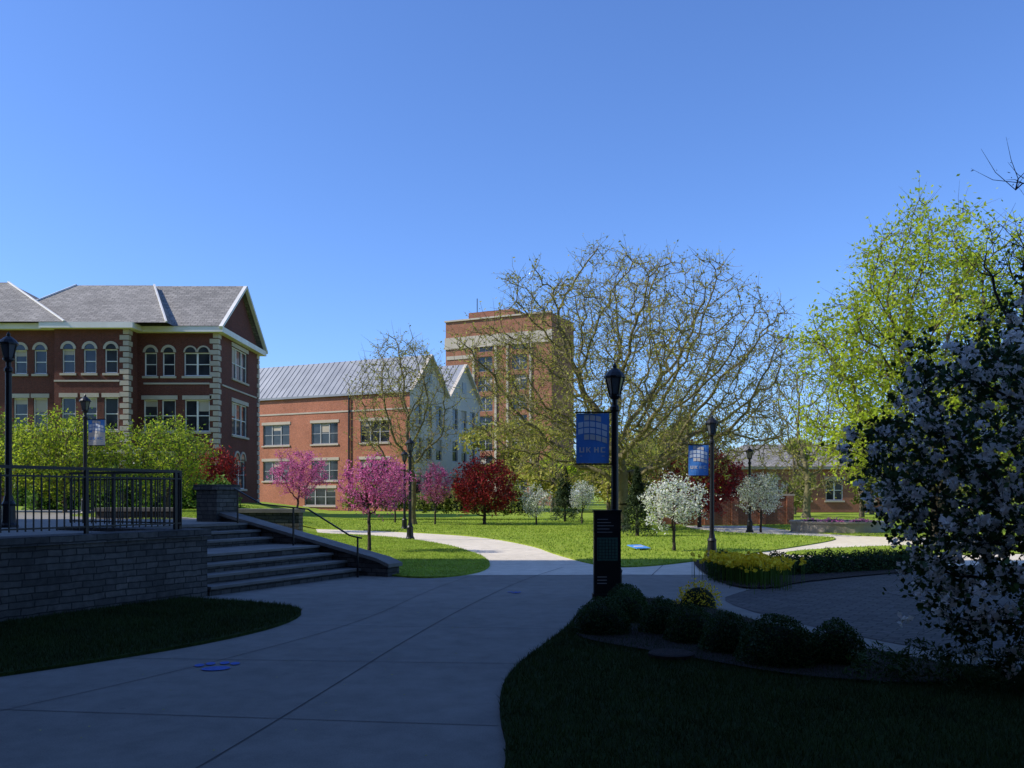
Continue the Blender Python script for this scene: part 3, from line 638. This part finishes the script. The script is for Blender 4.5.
DL.wall('brick_red',(19,90,0),(0,-1,0),(-1,0,0),10,4.2,[(3,4.4,1.1,3.0,1)],style='lintel'); DL.wall('brick_red',(37,80,0),(0,1,0),(1,0,0),10,4.2,[])
DL.poly('roof','roof',[(18.5,79.5,4.25),(37.5,79.5,4.25),(33,85,6.6),(23,85,6.6)]);DL.poly('roof','roof',[(37.5,90.5,4.25),(18.5,90.5,4.25),(23,85,6.6),(33,85,6.6)])
DL.poly('roof','roof',[(18.5,90.5,4.25),(18.5,79.5,4.25),(23,85,6.6)]);DL.poly('roof','roof',[(37.5,79.5,4.25),(37.5,90.5,4.25),(33,85,6.6)])
DL.bx('fascia','cream',18.6,37.4,79.6,79.98,4.0,4.24); DL.finish()

# ---------------------------------------------------------------- buildings
def quoins(o,x,y,z0,z1,dx,dy,h=.38):
    z=z0;k=0
    while z<z1-h:
        lx=.58 if k%2 else .34; ly=.34 if k%2 else .58
        xa,xb=sorted((x-dx*.06,x+dx*lx)); ya,yb=sorted((y-dy*.06,y+dy*ly))
        o.bx('quoins','cream',xa,xb,ya,yb,z+.05,z+h); z+=h+.02;k+=1
LB=Obj('unseen_brick_hall',(-28,66,1)); g0=.9
def floors3(cols,pairs=()):
    ops=[]
    for c in cols:
        ops+=[(c-.45,c+.45,9.3,11.0,1,'arch'),(c-.5,c+.5,5.3,7.6,1,'lintel'),(c-.5,c+.5,1.4,3.6,1,'lintel')]
    for c in pairs:
        ops+=[(c-.95,c+.95,9.3,11.0,2,'arch'),(c-.9,c+.9,5.3,7.6,2,'lintel'),(c-.9,c+.9,1.4,3.6,2,'lintel')]
    return ops
HH=12.4
LB.wall('brick_dark',(-27.2,62,g0),(1,0,0),(0,-1,0),6.0,HH,floors3([1.15,2.45],[4.5]))
LB.wall('brick_dark',(-21.2,62,g0),(0,1,0),(1,0,0),10,HH,[(3.1,6.9,9.6,12.0,3,'lintel'),(3.1,6.9,5.3,7.8,3,'lintel'),(3.6,6.4,1.2,3.4,2,'arch')])
LB.wall('brick_dark',(-21.2,72,g0),(-1,0,0),(0,1,0),30,HH,[])
LB.wall('brick_dark',(-32.2,60.5,g0),(1,0,0),(0,-1,0),5.2,HH,floors3([1.0,2.5,4.0]))
LB.wall('brick_dark',(-27.0,60.5,g0),(0,1,0),(1,0,0),1.5,HH,[])
LB.wall('brick_dark',(-51,60.9,g0),(1,0,0),(0,-1,0),18.8,HH,floors3([17.6,16.2,13.6,11,9,6,3]))
quoins(LB,-21.2,62,g0,g0+HH,-1,1); quoins(LB,-27.0,60.5,g0,g0+HH,-1,1); quoins(LB,-21.2,72,g0,g0+HH,-1,-1)
for z in (g0+8.7,):
    LB.bx('string_course','cream',-27.0+.46,-21.2-.6,61.93,61.999,z,z+.12)
    LB.bx('string_course','cream',-21.199,-21.13,62.8,71.2,z,z+.12)
    LB.bx('string_course','cream',-32.2,-27.6,60.43,60.499,z,z+.12)
ze=g0+HH
LB.bx('cornice','white',-27.0+.55,-20.7,61.45,72.5,ze,ze+.40)
LB.bx('cornice','white',-33,-26.46,59.95,72.4,ze+.003,ze+.402)
LB.bx('cornice','white',-51.5,-33.003,60.35,72.4,ze+.001,ze+.401)
zr=ze+.41
rz=17.9
LB.poly('roof','roof',[(-30,61.4,zr),(-20.6,61.4,zr),(-20.6,67,rz),(-30,67,rz)])
LB.poly('roof','roof',[(-20.6,72.6,zr),(-30,72.6,zr),(-30,67,rz),(-20.6,67,rz)])
LB.poly('gable','brick_dark',[(-21.2,62.2,ze+.40),(-21.2,71.8,ze+.40),(-21.2,67,rz-.15)])
for sgn in (-1,1):
    p0=Vector((-20.75,67+sgn*5.7,zr-.12)); p1=Vector((-20.75,67,rz-.08)); d=(p1-p0); nrm=Vector((1,0,0)).cross(d).normalized()
    LB.box('raking_cornice','white',(p0+p1)/2,d/2,(.13,0,0),nrm*.09)
def hip(o,x0,x1,y0,y1,z0,zt,ins,caps=True):
    ym=(y0+y1)/2; a=(x0,y0,z0);b=(x1,y0,z0);c=(x1,y1,z0);d=(x0,y1,z0);e1=(x0+ins,ym,zt);e2=(x1-ins,ym,zt)
    o.poly('roof','roof',[a,b,e2,e1]);o.poly('roof','roof',[c,d,e1,e2]);o.poly('roof','roof',[b,c,e2]);o.poly('roof','roof',[d,a,e1])
    for p,q in ((b,e2),(a,e1)):
        p=Vector(p);q=Vector(q);dd=q-p; s=dd.cross(Vector((0,0,1))).normalized(); LB.box('hip_cap','white',(p+q)/2+Vector((0,0,.05)),dd/2,s*.06,s.cross(dd.normalized())*.05)
hip(LB,-52,-31.2,59.9,72.6,zr+.004,rz+.1,7.6)
hip(LB,-37.,-24.2,60.2,72.5,zr+.008,rz-.1,3.4)
LB.finish()

C0=Vector((-10.1,85,0)); u1=Vector((-.904,.428,0)).normalized(); n1=Vector((-u1.y,u1.x,0)); n1=n1 if n1.y<0 else -n1
u2=Vector((.428,.904,0)).normalized(); n2=-u1
MB=Obj('brick_academic_building',C0)
EV=11.9
ops=[]
for a,b2 in ((2.4,5.9),(8.7,12.1),(15,18.6),(22,25.4)):
    ops+=[(a,b2,6.9,9.1,3),(a,b2,3.1,5.2,3)]
ops.append((9,13,.5,2.3,3))
Lm=32
O1=C0+u1*Lm
MB.wall('brick_orange',O1,-u1,n1,Lm,EV,[(Lm-o[1],Lm-o[0],o[2],o[3],o[4]) for o in ops],frame='grey',style='lintel')
Wd=15.
ops=[]
for g in range(2):
    for k in range(3):
        a=g*7.5+1.1+k*2.0
        for z in (1.6,5.2,8.7): ops.append((a,a+1.2,z,z+2.2,1))
MB.wall('panel',C0,u2,n2,Wd,EV,ops,frame='grey')
for g in range(2):
    p0=C0+u2*(g*7.5)+Vector((0,0,EV)); p1=C0+u2*(g*7.5+7.5)+Vector((0,0,EV)); pt=C0+u2*(g*7.5+3.75)+Vector((0,0,15.9))
    MB.poly('gable','panel',[p0,p1,pt])
    back=u1*Lm; ov=-u1*.35; hh=Vector((0,0,.12))
    MB.poly('roof','zinc',[p0+ov+hh,pt+ov+hh,pt+back+hh,p0+back+hh]); MB.poly('roof','zinc',[p1+ov+hh,p1+back+hh,pt+back+hh,pt+ov+hh])
    for q in (p0,p1):
        d=pt-q; s=d.normalized(); nn=n2.cross(s).normalized()
        MB.box('verge','panel',(q+pt)/2+ov*.6+hh*.5,d/2,n2*.2,nn*.09)
    k=0
    while k*.7<Lm:
        a=p0+u1*(k*.7)+hh; b2=pt+u1*(k*.7)+hh; d=b2-a; nn=u1.cross(d.normalized())
        MB.box('standing_seams','zinc',(a+b2)/2,d/2,u1*.02,nn*.05); k+=1
    MB.box('gable_louvre','grey',C0+u2*(g*7.5+3.75)+Vector((0,0,13.4))+n2*.03,u2*.45,n2*.02,(0,0,.6))
MB.box('gutter','zinc',C0+u1*Lm/2+Vector((0,0,EV-.02))+n1*.14,u1*Lm/2,n1*.13,(0,0,.11))
MB.box('band','cream',C0+u1*Lm/2+Vector((0,0,10.2))+n1*.03,u1*(Lm/2-.01),n1*.028,(0,0,.08))
for t in (7.2,20): MB.box('downspout','black',C0+u1*t+Vector((0,0,5.9))+n1*.16,u1*.07,n1*.07,(0,0,5.9))
MB.poly('rear_wall','brick_orange',[O1,O1+u2*Wd,O1+u2*Wd+Vector((0,0,EV)),O1+Vector((0,0,EV))])
MB.box('base_course','stone',C0+u2*Wd/2+n2*.05+Vector((0,0,.45)),u2*Wd/2,n2*.045,(0,0,.45))
MB.finish()

T0=Vector((-10.4,135,0)); v1=Vector((.904,-.428,0)).normalized(); m1=Vector((-.428,-.904,0)).normalized()
TB=Obj('brick_tower_block',T0); TH=28.6; TW=18.
ops=[]
for f in range(8):
    z=2.2+f*3.05
    for a,b2 in ((5.6,8.2),(11.4,14.0)):
        ops.append((a,b2,z,z+2.3,2))
TB.wall('brick_tower',T0,v1,m1,TW,TH,ops,frame='grey',depth=.35)
v2=Vector((.428,.904,0)).normalized()
for a,b2 in ((T0+v1*TW,T0+v1*TW+v2*9),(T0+v2*9,T0),(T0+v1*TW+v2*9,T0+v2*9)):
    TB.poly('walls','brick_tower',[a,b2,b2+Vector((0,0,TH)),a+Vector((0,0,TH))])
TB.poly('roof','stone',[T0+Vector((0,0,TH)),T0+v1*TW+Vector((0,0,TH)),T0+v1*TW+v2*9+Vector((0,0,TH)),T0+v2*9+Vector((0,0,TH))])
TB.box('parapet_band','cream',T0+v1*TW/2+m1*.1+Vector((0,0,TH-3.4)),v1*(TW/2+.1),m1*.095,(0,0,.9))
TB.box('parapet_cap','cream',T0+v1*TW/2+m1*.02+Vector((0,0,TH+.1)),v1*(TW/2+.12),m1*.25,(0,0,.12))
for f in range(8): TB.box('spandrel','cream',T0+v1*2.5+m1*.06+Vector((0,0,1.6+f*3.05)),v1*2.3,m1*.055,(0,0,.28))
for t in (5.0,8.8,10.8,14.6): TB.box('pier','cream',T0+v1*t+m1*.12+Vector((0,0,(TH-4.4)/2)),v1*.18,m1*.115,(0,0,(TH-4.4)/2))
TB.box('roof_plant','brick_red',T0+v1*7+v2*5+Vector((0,0,TH+.8)),v1*4.0,v2*3,(0,0,.8))
TB.box('mast','black',T0+v1*4+v2*3+Vector((0,0,TH+2.)),v1*.05,v2*.05,(0,0,2))
TB.finish()
# unseen halls: left one throws the foreground shadow, rear one is added
def unseen_hall(x0,x1,y0,y1,h,wx=True,mat='brick_dark'):
    o=Obj('unseen_brick_hall',((x0+x1)/2,(y0+y1)/2,0)); zs=[z for z in range(2,int(h)-3,4)]
    def f(L): return [(a,a+1.4,z,z+2.1,2) for a in np.arange(2,L-3,3.6) for z in zs]
    o.wall(mat,(x1,y0,0),(0,1,0),(1,0,0),y1-y0,h,f(y1-y0) if wx else [],style='lintel')
    o.wall(mat,(x1,y1,0),(-1,0,0),(0,1,0),x1-x0,h,f(x1-x0),style='lintel')
    o.wall(mat,(x0,y1,0),(0,-1,0),(-1,0,0),y1-y0,h,[] if wx else f(y1-y0),style='lintel'); o.wall(mat,(x0,y0,0),(1,0,0),(0,-1,0),x1-x0,h,[])
    o.poly('roof','stone',[(x0,y0,h),(x1,y0,h),(x1,y1,h),(x0,y1,h)])
    o.bx('cornice','cream',x0-.3,x1+.3,y1+.003,y1+.3,h-.6,h+.2); o.bx('cornice','cream',x1+.003,x1+.3,y0,y1,h-.603,h+.197); o.finish()
unseen_hall(-50,-17.,-5.9,16.6,30.)
unseen_hall(-50,17.9,-30,-6.,26.)  # unseen building added behind the camera to block sky and deepen shade

# ---------------------------------------------------------------- light, sky, camera
to_sun=Vector((-.99,-.15,0)).normalized(); EL=math.radians(41)
sv=Vector((to_sun.x*math.cos(EL),to_sun.y*math.cos(EL),math.sin(EL)))
w=bpy.data.worlds.new('World'); S.world=w; w.use_nodes=True; nt=w.node_tree
sky=nt.nodes.new('ShaderNodeTexSky'); sky.sky_type='NISHITA'; sky.sun_disc=False; sky.sun_elevation=EL
sky.sun_rotation=math.atan2(to_sun.x,to_sun.y)%(2*math.pi); sky.air_density=1.; sky.dust_density=.5; sky.ozone_density=3.
tint=mixc(nt,1.,sky.outputs[0],(.93,1.22,1.78),'MULTIPLY')
bg=nt.nodes['Background']; bg.inputs['Strength'].default_value=.125; nt.links.new(tint,bg.inputs[0])
sl=bpy.data.lights.new('sun','SUN'); sl.energy=5.; sl.angle=math.radians(.5); sl.color=(1,.94,.82)
so=bpy.data.objects.new('sun',sl); COL.objects.link(so); so.rotation_euler=(-sv).to_track_quat('-Z','Y').to_euler(); so.location=(-30,-10,40)
cam=bpy.data.cameras.new('camera'); co=bpy.data.objects.new('camera',cam); COL.objects.link(co)
co.location=(0,0,1.7); co.rotation_euler=(math.radians(90),0,0); cam.sensor_width=36; cam.lens=860/1024*36
cam.shift_y=110/1024; cam.clip_end=5000; cam.clip_start=.1; S.camera=co
